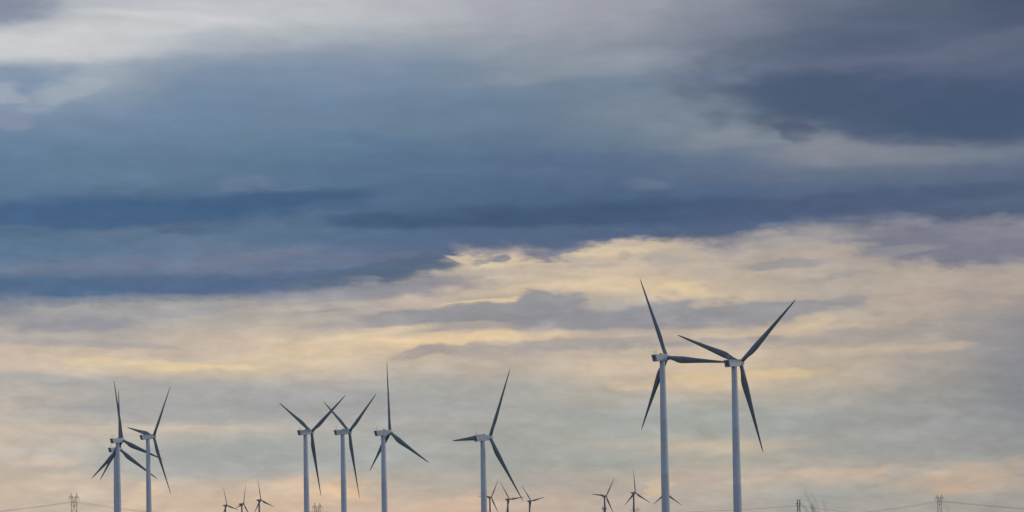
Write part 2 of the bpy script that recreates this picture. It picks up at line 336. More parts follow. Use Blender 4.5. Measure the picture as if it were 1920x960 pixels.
def sheet_group(name, rows, shear):
    """tone of a cloud sheet as colour ramps over height at several bearings"""
    XC = [0, 190, 380, 575, 770, 960, 1150, 1345, 1540, 1730, 1920]; K = 26
    ys = np.array([r[0] for r in rows], float); lo, hi = ys[0] - 60, ys[-1] + 40
    nt = bpy.data.node_groups.new(name, 'ShaderNodeTree')
    ramps = []
    for x in XC:
        cols = np.array([[np.interp(x, [p[0] for p in r[1]], [lin(p[1], low(r[0]))[k] for p in r[1]]) for k in range(3)] for r in rows])
        n = nt.nodes.new('ShaderNodeValToRGB'); el = n.color_ramp.elements; ramps.append(n)
        for k in range(1, K - 1): el.new(k/(K - 1.0))
        for k, y in enumerate(np.linspace(lo, hi, K)):
            el[k].color = (*[float(np.interp(y - shear*(x - 960.), ys, cols[:, j])) for j in range(3)], 1.0)
    N = NodeMath(nt)
    nt.interface.new_socket('X', in_out='INPUT', socket_type='NodeSocketFloat')
    nt.interface.new_socket('Y', in_out='INPUT', socket_type='NodeSocketFloat')
    nt.interface.new_socket('Color', in_out='OUTPUT', socket_type='NodeSocketColor')
    gi = nt.nodes.new('NodeGroupInput').outputs; go = nt.nodes.new('NodeGroupOutput')
    Ys = N.m('MULTIPLY_ADD', N.m('SUBTRACT', gi['X'], 960.), shear, gi['Y'])
    fac = N.m('DIVIDE', N.m('SUBTRACT', Ys, lo), hi - lo, clamp=True)
    cur = None
    for i, n in enumerate(ramps):
        nt.links.new(fac if cur is None else N.m('MULTIPLY_ADD', cur, 1e-7, fac), n.inputs[0])
        cur = n.outputs[0] if cur is None else N.mix(N.smooth(gi['X'], XC[i-1], XC[i]), cur, n.outputs[0])
    nt.links.new(cur, go.inputs[0])
    return nt

def build_world(scene):
    w = bpy.data.worlds.new('World'); scene.world = w; w.use_nodes = True
    nt = w.node_tree; nt.nodes.clear(); N = NodeMath(nt)
    out = nt.nodes.new('ShaderNodeOutputWorld'); bg = nt.nodes.new('ShaderNodeBackground')
    nt.links.new(bg.outputs[0], out.inputs[0])
    tc = nt.nodes.new('ShaderNodeTexCoord')
    d = N.sep(tc.outputs['Generated'])
    hor = N.m('SQRT', N.m('ADD', N.m('MULTIPLY', d[0], d[0]), N.m('MULTIPLY', d[1], d[1])))
    hor = N.m('MAXIMUM', hor, 0.02)
    t = N.m('DIVIDE', d[2], hor)
    az = N.m('ARCTAN2', d[0], d[1])
    sr, cr = math.sin(ROLL), math.cos(ROLL)
    t1 = N.m('SUBTRACT', t, 0.04366)
    X0 = N.m('MULTIPLY_ADD', N.m('SUBTRACT', N.m('MULTIPLY', az, cr), N.m('MULTIPLY', t1, sr)), FPX, 960.0)
    Y0 = N.m('MULTIPLY_ADD', N.m('ADD', N.m('MULTIPLY', t1, cr), N.m('MULTIPLY', az, sr)), -FPX, 779.16)
    # wind-drawn distortion of the whole cloud field
    wv = N.xyz(N.m('MULTIPLY', X0, 1/260.), N.m('MULTIPLY', Y0, 1/70.), 3.7)
    w1 = N.sep(N.noise(wv, 1.0, 4.0, 0.55, color=True))
    wv2 = N.xyz(N.m('MULTIPLY', X0, 1/60.), N.m('MULTIPLY', Y0, 1/24.), 9.1)
    w2 = N.sep(N.noise(wv2, 1.0, 4.0, 0.5, color=True))
    X = N.m('ADD', X0, N.m('ADD', N.m('MULTIPLY_ADD', w1[0], 60., -30.), N.m('MULTIPLY_ADD', w2[0], 60., -30.)))
    Y = N.m('ADD', Y0, N.m('ADD', N.m('MULTIPLY_ADD', w1[1], 14., -7.), N.m('MULTIPLY_ADD', w2[1], 17., -8.5)))
    # fuzz for ragged cloud edges, two grains
    fv = N.xyz(N.m('MULTIPLY', X0, 1/75.), N.m('MULTIPLY', Y0, 1/24.), 1.3)
    fz = N.m('MULTIPLY_ADD', N.noise(fv, 1.0, 4.0, 0.48), 2.4, -1.2)
    sv_ = N.xyz(N.m('MULTIPLY', X0, 1/105.), N.m('MULTIPLY', Y0, 1/44.), 44.0)
    fsoft = N.m('ADD', N.m('MULTIPLY_ADD', N.noise(sv_, 1.0, 3.0, 0.42), 1.3, -0.65), N.m('MULTIPLY', fz, 0.22))
    P = N.xyz(X, Y, 0.0)
    def sheet(name, rows, shear):
        n = nt.nodes.new('ShaderNodeGroup'); n.node_tree = sheet_group(name, rows, shear)
        nt.links.new(X, n.inputs[0]); nt.links.new(Y, n.inputs[1])
        return n.outputs[0]
    grp = cloud_group()
    def clouds(base, lst, fuzz):
        for (cx, cy, rx, ru, rd, ang, tone, op, soft, rag) in lst:
            n = nt.nodes.new('ShaderNodeGroup'); n.node_tree = grp
            for k, v in (('Centre', (cx, cy, 0)), ('Turn', (0, 0, math.radians(ang))), ('Size', (rx*1.12, 1, 1)),
                         ('Down', 1/(rd*1.15)), ('Up', -1/(ru*1.15)), ('Ragged', rag), ('Outer', 1 + soft*0.75),
                         ('Inner', max(0.05, 1 - soft)), ('Strength', op), ('Tone', (*lin(tone, low(cy)), 1.0))):
                n.inputs[k].default_value = v
            nt.links.new(P, n.inputs['Point']); nt.links.new(fuzz, n.inputs['Fuzz']); nt.links.new(base, n.inputs['Base'])
            base = n.outputs[0]
        return base
    deck = clouds(sheet('deck', DECK_ROWS, 0.06), DECK_CLOUDS, fsoft)
    gap = clouds(sheet('gap', GAP_ROWS, 0.0), GAP_CLOUDS, fz)
    # deck edge as a curve over bearing
    fc = nt.nodes.new('ShaderNodeFloatCurve'); cv = fc.mapping.curves[0]
    ex = [(x + 400)/2800. for x, _ in DECK_EDGE]; ey = [(y - 380)/220. for _, y in DECK_EDGE]
    while len(cv.points) < len(ex): cv.points.new(0.5, 0.5)
    for p, a, b in zip(cv.points, ex, ey):
        p.location = (a, b); p.handle_type = 'AUTO_CLAMPED'
    fc.mapping.update()
    Xe = N.m('ADD', X0, N.m('MULTIPLY_ADD', w2[0], 40., -20.))
    nt.links.new(N.m('DIVIDE', N.m('ADD', Xe, 400.), 2800., clamp=True), fc.inputs['Value'])
    edge = N.m('MULTIPLY_ADD', fc.outputs[0], 220., 380.)
    f2v = N.xyz(N.m('MULTIPLY', X0, 1/30.), N.m('MULTIPLY', Y0, 1/15.), 21.0)
    fz2 = N.m('SUBTRACT', N.noise(f2v, 1.0, 6.0, 0.62), 0.5)
    Ye = N.m('ADD', Y0, N.m('ADD', N.m('MULTIPLY', fz2, 15.), N.m('MULTIPLY', fz, N.smooth(X0, 450., 900., 7., 20.))))
    below = N.m('SUBTRACT', Ye, edge)
    wide = N.m('MULTIPLY_ADD', N.smooth(w1[2], .36, .64), 24., 7.)
    wide = N.m('MULTIPLY', wide, N.smooth(X0, 300., 900., 1.5, 1.0))
    m = N.smooth(below, N.m('MULTIPLY', wide, -0.8), wide)
    col = clouds(N.mix(m, deck, gap), EDGE_CLOUDS, fz)
    # fine mottling of the vapour
    gv = N.xyz(N.m('MULTIPLY', X0, 1/34.), N.m('MULTIPLY', Y0, 1/13.), 5.5)
    g = N.noise(gv, 1.0, 6.0, 0.6)
    calm = N.smooth(Y0, 200., 520., 0.45, 1.3)           # the high deck is smoother
    gl = N.m('MULTIPLY_ADD', N.m('SUBTRACT', g, 0.5), N.m('MULTIPLY', calm, 0.08), 1.0)
    gl = N.m('MULTIPLY', gl, N.m('MULTIPLY_ADD', fz, 0.06, 1.0))
    bv = N.xyz(N.m('MULTIPLY', X, 1/150.), N.m('MULTIPLY', Y, 1/30.), 12.5)
    b = N.sep(N.noise(bv, 1.0, 5.0, 0.55, color=True))
    gl = N.m('MULTIPLY', gl, N.m('MULTIPLY_ADD', N.m('SUBTRACT', b[0], 0.5), N.m('MULTIPLY', calm, 0.26), 1.0))
    lv = N.xyz(N.m('MULTIPLY', X, 1/120.), N.m('MULTIPLY', Y, 1/46.), 31.5)
    bl = N.m('ABSOLUTE', N.m('SUBTRACT', N.noise(lv, 1.0, 6.0, 0.55), 0.5))
    gl = N.m('MULTIPLY', gl, N.m('MULTIPLY_ADD', N.m('SUBTRACT', bl, 0.08), N.m('MULTIPLY', calm, 0.5), 1.0))
    gl = N.m('MULTIPLY', gl, N.m('MULTIPLY_ADD', fz2, N.m('MULTIPLY', calm, 0.1), 1.0))
    tint = N.m('MULTIPLY', N.m('SUBTRACT', b[1], 0.5), 0.06)
    col = N.mul(col, N.xyz(N.m('ADD', gl, tint), gl, N.m('MULTIPLY_ADD', tint, 0.5, gl)))
    # the rest of the overcast, behind and overhead
    ov = N.xyz(N.m('MULTIPLY', d[0], 3.0), N.m('MULTIPLY', d[1], 3.0), N.m('MULTIPLY', d[2], 7.0))
    on = N.noise(ov, 1.0, 6.0, 0.55)
    over = N.mix(N.smooth(on, 0.35, 0.68), lin(OVER_DARK), lin(OVER_LIGHT))
    away = N.m('MAXIMUM', N.smooth(N.m('ABSOLUTE', N.m('SUBTRACT', X0, 960.)), 1150., 4200.),
               N.smooth(N.m('MULTIPLY', Y0, -1.0), 60., 1500.))
    col = N.mix(away, col, over)
    # clear sky showing faintly through the cloud
    sky = nt.nodes.new('ShaderNodeTexSky'); sky.sky_type = 'NISHITA'; sky.sun_disc = False
    sky.sun_elevation = SUN_EL; sky.sun_rotation = SUN_AZ
    sky.air_density = 1.0; sky.dust_density = 1.0
    skyc = N.mul(sky.outputs[0], (SKY_STRENGTH,)*3)
    col = N.mix(0.06, col, skyc)
    nt.links.new(col, bg.inputs['Color']); bg.inputs['Strength'].default_value = 1.0
    w.cycles.sampling_method = 'MANUAL'; w.cycles.sample_map_resolution = 512
# ---------------------------------------------------------------- sun (veiled by the overcast)
sun_d = bpy.data.lights.new('sun', 'SUN'); sun_d.energy = SUN_POWER; sun_d.angle = math.radians(14); sun_d.color = (1.0, 0.9, 0.78)
sun = bpy.data.objects.new('sun', sun_d); scene.collection.objects.link(sun)
sv = Vector((math.sin(SUN_AZ)*math.cos(SUN_EL), math.cos(SUN_AZ)*math.cos(SUN_EL), math.sin(SUN_EL)))
sun.rotation_euler = sv.to_track_quat('Z', 'Y').to_euler(); sun.location = (0, 0, 300)
build_world(scene)

# ---------------------------------------------------------------- helpers
rng = random.Random(4)
EYE_P = Vector((0, 0, EYE))
def at(px, py, dist):
    """point at a given distance along the bearing of a spot of the 1920 x 960 view"""
    d = fwd + RT*((px - 960)/FPX) + UP*((480 + SHIFT - py)/FPX)
    return EYE_P + d*(dist/d.y)
def link(o, parent=None):
    scene.collection.objects.link(o)
    if parent: o.parent = parent
    return o
def obj(name, bm, mat, parent=None, smooth=True):
    me = bpy.data.meshes.new(name); bm.normal_update(); bm.to_mesh(me); bm.free()
    me.materials.append(mat)
    for p in me.polygons: p.use_smooth = smooth
    return link(bpy.data.objects.new(name, me), parent)
def tag(o, label=None, cat=None, group=None, kind=None):
    for k, v in (('label', label), ('category', cat), ('group', group), ('kind', kind)):
        if v: o[k] = v
    return o
def empty(name, loc, rz=0.0):
    o = bpy.data.objects.new(name, None); o.location = loc; o.rotation_euler = (0, 0, rz); o.empty_display_size = 2
    return link(o)
def material(name, build):
    m = bpy.data.materials.new(name); m.use_nodes = True
    nt = m.node_tree; b = nt.nodes['Principled BSDF']; build(nt, b, NodeMath(nt)); return m
def paint(name, tone, rough, dirt=0.12, streak=(6., 6., .25)):
    def f(nt, b, N):
        tc = nt.nodes.new('ShaderNodeTexCoord'); mp = nt.nodes.new('ShaderNodeMapping')
        oi = nt.nodes.new('ShaderNodeObjectInfo')
        r = N.m('MULTIPLY', oi.outputs['Random'], 40.0); nt.links.new(N.xyz(r, r, r), mp.inputs['Location'])
        mp.inputs['Scale'].default_value = streak; nt.links.new(tc.outputs['Object'], mp.inputs['Vector'])
        n = N.noise(mp.outputs[0], 1.0, 5.0, 0.6)
        dk = tuple(v*(1 - 2*dirt) for v in tone); lt = tuple(min(1, v*(1 + dirt)) for v in tone)
        nt.links.new(N.mix(N.smooth(n, .25, .75), dk, lt), b.inputs['Base Color'])
        nt.links.new(N.m('MULTIPLY_ADD', n, 0.2, rough - 0.1), b.inputs['Roughness'])
    return material(name, f)
M_TOWER = paint('tower_paint', TOWER_TONE, 0.5, 0.06, (.8, .8, .06))
M_NAC = paint('nacelle_paint', NAC_TONE, 0.45, 0.06, (1., 1., 1.))
M_BLADE = paint('shaded_blade_paint', BLADE_SHADE_TONE, 0.34, 0.06, (1.5, 1.5, .15))  # light grey blades coloured dark: shade of their rear faces put into the tone
M_OLD = paint('weathered_tower_paint', OLD_TONE, 0.55, 0.08)
M_OLDB = paint('weathered_blade_paint', OLDB_TONE, 0.5, 0.06, (1.5, 1.5, .15))
M_VENT = paint('vent_black', (0.012, 0.013, 0.016), 0.6, 0.2)
M_REAR = paint('rear_panel_grey', (0.40, 0.42, 0.45), 0.5, 0.08, (1., 1., 1.))
M_STEEL = paint('galvanised_steel', (0.3, 0.3, 0.31), 0.55, 0.15)
M_WOOD = paint('creosoted_wood', (0.035, 0.03, 0.027), 0.8, 0.3)
M_GLASSY = paint('insulator_brown', (0.07, 0.05, 0.045), 0.3, 0.1)
M_CABLE = paint('aluminium_cable', (0.28, 0.28, 0.29), 0.5, 0.1)
M_REED = paint('dry_reed_stem', (0.42, 0.34, 0.22), 0.8, 0.25, (30., 30., 8.))
M_STRAW = paint('straw_reed_leaf', (0.75, 0.56, 0.32), 0.8, 0.25, (30., 30., 8.))

def box(bm, c, s, rot=None):
    r = bmesh.ops.create_cube(bm, size=1.0)
    m = Matrix.Translation(c) @ (rot.to_4x4() if rot else Matrix()) @ Matrix.Diagonal((*s, 1.0))
    bmesh.ops.transform(bm, matrix=m, verts=r['verts']); return r['verts']
def rings(bm, rows, close_ends=True, wrap=True):
    vr = [[bm.verts.new(p) for p in row] for row in rows]
    for a, b in zip(vr, vr[1:]):
        n = len(a)
        for i in range(n if wrap else n - 1):
            j = (i + 1) % n
            bm.faces.new((a[i], a[j], b[j], b[i]))
    if close_ends:
        bm.faces.new(list(reversed(vr[0]))); bm.faces.new(vr[-1])
    return vr
def lathe_z(bm, prof, n=32, cx=0.0, cy=0.0):
    rings(bm, [[(cx + r*math.cos(2*math.pi*k/n), cy + r*math.sin(2*math.pi*k/n), z) for k in range(n)] for r, z in prof])
def lathe_y(bm, prof, n=28):
    rings(bm, [[(r*math.cos(2*math.pi*k/n), y, -r*math.sin(2*math.pi*k/n)) for k in range(n)] for r, y in prof])
def tube(bm, pts, rad, n=6):
    pts = [Vector(p) for p in pts]
    if not hasattr(rad, '__len__'): rad = [rad]*len(pts)
    rows = []
    for i, p in enumerate(pts):
        t = (pts[min(i+1, len(pts)-1)] - pts[max(i-1, 0)]).normalized()
        ref = Vector((0, 0, 1)) if abs(t.z) < 0.9 else Vector((0, 1, 0))
        u = t.cross(ref).normalized(); v = t.cross(u)
        rows.append([p + (u*math.cos(2*math.pi*k/n) + v*math.sin(2*math.pi*k/n))*rad[i] for k in range(n)])
    rings(bm, rows)
def strut(bm, a, b, r=0.11): tube(bm, [a, b], r, 4)

# ---------------------------------------------------------------- wind turbines
TILT = math.radians(5)
def blade_bm(R, root_r, chord, root_chord_pos, pitch):
    """tapered twisted aerofoil blade along +Z; leading edge at -X, downwind side at -Y"""
    bm = bmesh.new(); rows = []; n = 20
    st = [0.018, 0.03, 0.05, 0.07, 0.09, 0.11, 0.13, 0.15, 0.17, 0.19, 0.21, 0.23, 0.25, 0.27, 0.3, 0.34, 0.38, 0.43, 0.5, 0.58, 0.66, 0.74, 0.82, 0.89, 0.94, 0.97, 0.99, 1.0]
    cs = [(0.0, 2*root_r), (0.05, 1.9*root_r), (0.09, 2.1*root_r), (0.14, chord*.74), (0.19, chord*.93), (0.24, chord), (0.3, chord*.95), (0.4, chord*.8), (0.5, chord*.66), (0.7, chord*.44), (0.85, chord*.30), (0.94, chord*.205), (0.98, chord*.12), (1.0, chord*.03)]
    ff = np.linspace(-.1, 1.1, 481); cc = np.interp(ff, [a for a, _ in cs], [b for _, b in cs]); kr = np.hanning(33); cc = np.convolve(np.pad(cc, 16, 'edge'), kr/kr.sum(), 'valid')
    for f in st:
        c = float(np.interp(f, ff, cc)) if f < .93 else float(np.interp(f, [a for a, _ in cs], [b for _, b in cs]))
        k = np.interp(f, [0.045, 0.2], [0, 1]); k = k*k*(3 - 2*k)         # round root -> aerofoil
        th = np.interp(f, [0, 0.2, 0.5, 1.0], [1.0, 0.34, 0.22, 0.15])*c
        tw = math.radians(np.interp(f, [0, 0.15, 0.3, 0.6, 1.0], [15, 13, 7.5, 2.5, -0.5])) + pitch
        pre = 0.012*R*f*f
        row = []
        for q in range(n):
            a = 2*math.pi*q/n
            ex, ey = 0.5*c*math.cos(a), 0.5*(2*root_r)*math.sin(a)
            xx = 0.5*(1 + math.cos(a))                                       # 1 trailing edge, 0 leading edge
            half = 5*0.5*(0.2969*math.sqrt(max(xx, 0)) - 0.126*xx - 0.3516*xx**2 + 0.2843*xx**3 - 0.1015*xx**4)*2
            ax = (xx - 0.33)*c
            ay = (half*th*(1.0 if math.sin(a) >= 0 else -1.15)) if 0 < q < n and q != n//2 else 0.0
            x = ex*(1 - k) + ax*k; y = ey*(1 - k) + ay*k
            X = x*math.cos(tw) + y*math.sin(tw); Y = -x*math.sin(tw) + y*math.cos(tw)
            row.append((X, Y + pre, f*R))
        rows.append(row)
    rings(bm, rows); return bm
def modern_nacelle(front):
    """boxy housing along Y: sloped rear face, rounded edges"""
    bm = bmesh.new()
    prof = [(-5.75, 1.95), (-5.05, -1.45), (-4.6, -1.62), (front - 1.0, -1.62), (front, -1.2), (front, 1.35), (front - .9, 1.75), (-5.3, 2.02)]
    rows = []
    for x, sc in ((-1.72, .93), (-1.62, .985), (-1.4, 1.0), (1.4, 1.0), (1.62, .985), (1.72, .93)):
        rows.append([(x, -1.2 + (y + 1.2)*(.985 if abs(x) > 1.5 else 1), .15 + (z - .15)*sc) for y, z in prof])
    rings(bm, rows); bmesh.ops.recalc_face_normals(bm, faces=bm.faces)
    # panel joints standing proud on the flanks
    for s in (-1, 1):
        box(bm, (s*1.735, -1.2, 1.2), (.05, 7.4, .06))
        for y in (-3.4, -.6, front - 1.3): box(bm, (s*1.735, y, -.15), (.05, .07, 2.5))
    return bm
def add_turbine_parts(root, S, hub_h, overhang, front):
    """children of one turbine; S holds shared meshes"""
    def child(name, key, mat4, parent=root):
        o = bpy.data.objects.new(name, S[key]); link(o, parent); o.matrix_local = mat4; return o
    TM = Matrix.Translation((0, 0, hub_h)) @ Matrix.Rotation(TILT, 4, 'X')
    child('tower', 'tower', Matrix())
    nac = child('nacelle', 'nacelle' if front > 2.4 or 'nacelle_short' not in S else 'nacelle_short', TM)
    if 'vent' in S:
        I = Matrix()
        child('rear_panel', 'rear_panel', I, nac); child('vent', 'vent', Matrix.Translation((.3, -5.60, 1.0)) @ Matrix.Rotation(math.radians(11.6), 4, 'X'), nac)
        child('vent', 'vent', Matrix.Translation((.3, -5.365, -.18)) @ Matrix.Rotation(math.radians(11.6), 4, 'X'), nac)
        child('roof_hatch', 'roof_hatch', Matrix.Translation((.2, front - 2.6, 1.9)), nac); child('weather_mast', 'weather_mast', Matrix.Translation((0, -4.3, 1.95)), nac)
    HM = TM @ Matrix.Translation((0, overhang, 0))
    child('hub', 'hub', HM)
    return HM
def make_shared(kind):
    S = {}
    def mesh(key, bm, mat, smooth=True, sharp=None):
        me = bpy.data.meshes.new(key); bm.normal_update(); bm.to_mesh(me); bm.free(); me.materials.append(mat)
        for p in me.polygons: p.use_smooth = smooth
        S[key] = me
    if kind == 'modern':
        b = bmesh.new(); lathe_z(b, [(2.75, -3.0), (2.75, .25), (2.12, .26), (2.10, 3), (1.98, 25), (1.985, 25.05), (1.985, 25.25), (1.975, 25.3), (1.72, 53), (1.725, 53.05), (1.725, 53.22), (1.715, 53.3), (1.36, 81.2), (1.36, 82.5)], 40); mesh('tower', b, M_TOWER)
        mesh('nacelle', modern_nacelle(3.3), M_NAC, False); mesh('nacelle_short', modern_nacelle(1.6), M_NAC, False)
        b = bmesh.new(); lathe_y(b, [(1.2, -1.75), (1.42, -1.7), (1.62, -.9), (1.68, 0), (1.55, .8), (1.2, 1.45), (.7, 1.85), (.15, 2.0)])
        mesh('hub', b, M_NAC)
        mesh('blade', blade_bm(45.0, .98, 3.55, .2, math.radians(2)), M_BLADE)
        b = bmesh.new(); box(b, (0, 0, 0), (.72, .06, .66)); mesh('vent', b, M_VENT, False)
        b = bmesh.new()
        rot = Matrix.Rotation(math.radians(11.6), 3, 'X'); box(b, (0, -5.39, .28), (3.1, .05, 3.0), rot); mesh('rear_panel', b, M_REAR, False)
        b = bmesh.new(); box(b, (0, 0, .05), (1.2, 1.5, .34)); box(b, (0, -.1, .3), (.5, .6, .25)); mesh('roof_hatch', b, M_VENT, False)
        b = bmesh.new()
        for s in (-1, 1): tube(b, [(s*.75, 0, 0), (s*.75, 0, 2.3 + .35*s)], .07)
        tube(b, [(-.75, 0, 1.3), (.75, 0, 1.3)], .05); tube(b, [(.75, -.3, 2.6), (.75, .3, 2.7)], .07); tube(b, [(-.75, -.25, 1.95), (-.75, .25, 1.95)], .08)
        tube(b, [(.75, -.9, 0), (.75, 0, 1.6)], .04); tube(b, [(-.75, -.9, 0), (-.75, 0, 1.3)], .04)
        mesh('weather_mast', b, M_NAC)
    else:
        b = bmesh.new(); lathe_z(b, [(2.3, -3.0), (2.3, .2), (1.8, .21), (1.75, 5), (1.5, 33), (1.5, 33.3), (1.1, 65), (1.1, 66.5), (1.45, 67.3), (1.45, 68.8)], 24); mesh('tower', b, M_OLD)
        b = bmesh.new(); rows = []
        for y, w, zt, zb in ((-4.9, .55, .95, .1), (-4.3, .95, 1.2, -.2), (-2.0, 1.35, 1.4, -1.05), (-.5, 1.4, 1.4, -1.3), (1.6, 1.35, 1.35, -1.3), (2.3, 1.1, 1.1, -1.05)):
            rows.append([(w*cx, y, (zt + zb)/2 + (zt - zb)/2*cz) for cx, cz in ((-1, -.7), (-.8, -1), (.8, -1), (1, -.7), (1, .7), (.8, 1), (-.8, 1), (-1, .7))])
        rings(b, rows); bmesh.ops.recalc_face_normals(b, faces=b.faces); mesh('nacelle', b, M_OLD, False)
        b = bmesh.new(); lathe_y(b, [(1.0, -1.2), (1.3, -1.1), (1.35, 0), (1.05, .8), (.5, 1.25), (.1, 1.35)], 20); mesh('hub', b, M_OLD)
        mesh('blade', blade_bm(33.0, .75, 2.75, .2, math.radians(3)), M_OLDB)
    return S
MODERN, OLDER = make_shared('modern'), make_shared('older')
# bearing x, y of the hub in the 1920 x 960 view, distance, yaw, blade angle, coning, overhang of hub, label
TURBINES = [
 (1250.0, 670.1, 1431.0, .90, -2.4986, .0386, 3.0, 'white wind turbine with one blade reaching right to the nacelle of its close neighbour'),
 (1388.7, 680.1, 1379.5, .7812, -1.2054, .0571, 4.9, 'white wind turbine standing largest and furthest right, its blades in a wide leaning Y'),
 (229.7, 825.4, 2066.0, .7853, -2.2627, .043, 4.4, 'far left white wind turbine whose tower covers the tower of another right behind it'),
 (225.0, 842.6, 2144.0, .7476, -2.0632, .0352, 4.4, 'white wind turbine half hidden behind another\'s tower, only nacelle and blades showing'),
 (288.1, 818.5, 2023.5, .9785, -1.3869, .03, 4.6, 'white wind turbine whose tower crosses in front of two blades, short blade pointing left'),
 (584.1, 809.7, 1946.8, .8717, -1.0627, .051, 5.2, 'white Y-shaped wind turbine, its right blade tip crossing the next turbine\'s blade'),
 (655.0, 809.3, 1880.9, 1.0443, -1.0614, .0459, 5.0, 'white Y-shaped wind turbine, its left blade tip crossing the next turbine\'s blade'),
 (731.3, 810.6, 1798.2, 1.0205, -2.1326, .0651, 5.0, 'white wind turbine with one blade straight up, standing right of the two crossed ones'),
 (918.6, 820.2, 1670.0, .9576, -1.5831, .066, 5.2, 'white wind turbine standing alone with one blade level to the left behind its nacelle'),
]
FAR = [
 (425.6, 947.3, 4820., .8678, -2.3462, .0316, 'small distant grey turbine lowest and leftmost of the row of three'),
 (456.9, 944.8, 4311., 1.0141, -1.7591, .0301, 'small distant grey turbine in the middle of the row of three, blade straight up'),
 (489.3, 937.5, 4205., .8792, -2.2741, .0306, 'small distant grey turbine standing highest and rightmost of the row of three'),
 (921.3, 932.3, 4440., .8391, -1.5026, .0322, 'small distant grey turbine close beside the lone white tower that covers its left blade'),
 (954.9, 936.0, 4338., .8276, -2.7023, .0339, 'small distant grey turbine, right blade crossed by the long blade tip of a white turbine'),
 (995.6, 939.2, 4510., .8408, -2.7852, .034, 'small distant grey turbine clear of all others, blades up left and out to the right'),
 (1136.5, 930.1, 4128., .8308, -1.4634, .0313, 'small distant grey turbine with one blade level left and a dark pylon at its foot'),
 (1191.3, 923.8, 3954., .915, -2.1369, .0306, 'small distant grey turbine with a blade straight up and a pale pylon behind its tower'),
 (1249.0, 924.9, 3913., .8569, -2.0548, .0311, 'distant turbine hidden behind a thick white tower, only its two lower blades showing'),
]
GROUND_PTS = [(0.0, 0.0, 0.0)]
def place(row, S, R, hub_h, name, group, front):
    hx, hy, D, yaw, th, cone = row[:6]; over = row[6] if len(row) > 7 else 3.3; label = row[-1]
    hub = at(hx, hy, D)
    Rz = Matrix.Rotation(-yaw, 4, 'Z')
    off = Rz @ (Matrix.Translation((0, 0, hub_h)) @ Matrix.Rotation(TILT, 4, 'X') @ Vector((0, over, 0)))
    base = hub - off
    root = empty(name, base, -yaw); tag(root, label, 'wind turbine', group)
    HM = add_turbine_parts(root, S, hub_h, over, front)
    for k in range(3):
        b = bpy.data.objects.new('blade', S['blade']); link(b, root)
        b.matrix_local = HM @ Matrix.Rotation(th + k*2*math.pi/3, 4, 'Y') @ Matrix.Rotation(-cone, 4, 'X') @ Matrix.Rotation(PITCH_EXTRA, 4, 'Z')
    GROUND_PTS.append(tuple(base))
for i, row in enumerate(TURBINES):
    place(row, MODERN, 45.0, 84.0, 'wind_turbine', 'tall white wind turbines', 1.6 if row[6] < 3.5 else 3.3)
for row in FAR:
    place(row, OLDER, 33.0, 70.0, 'distant_wind_turbine', 'small turbines on the horizon', 3.3)

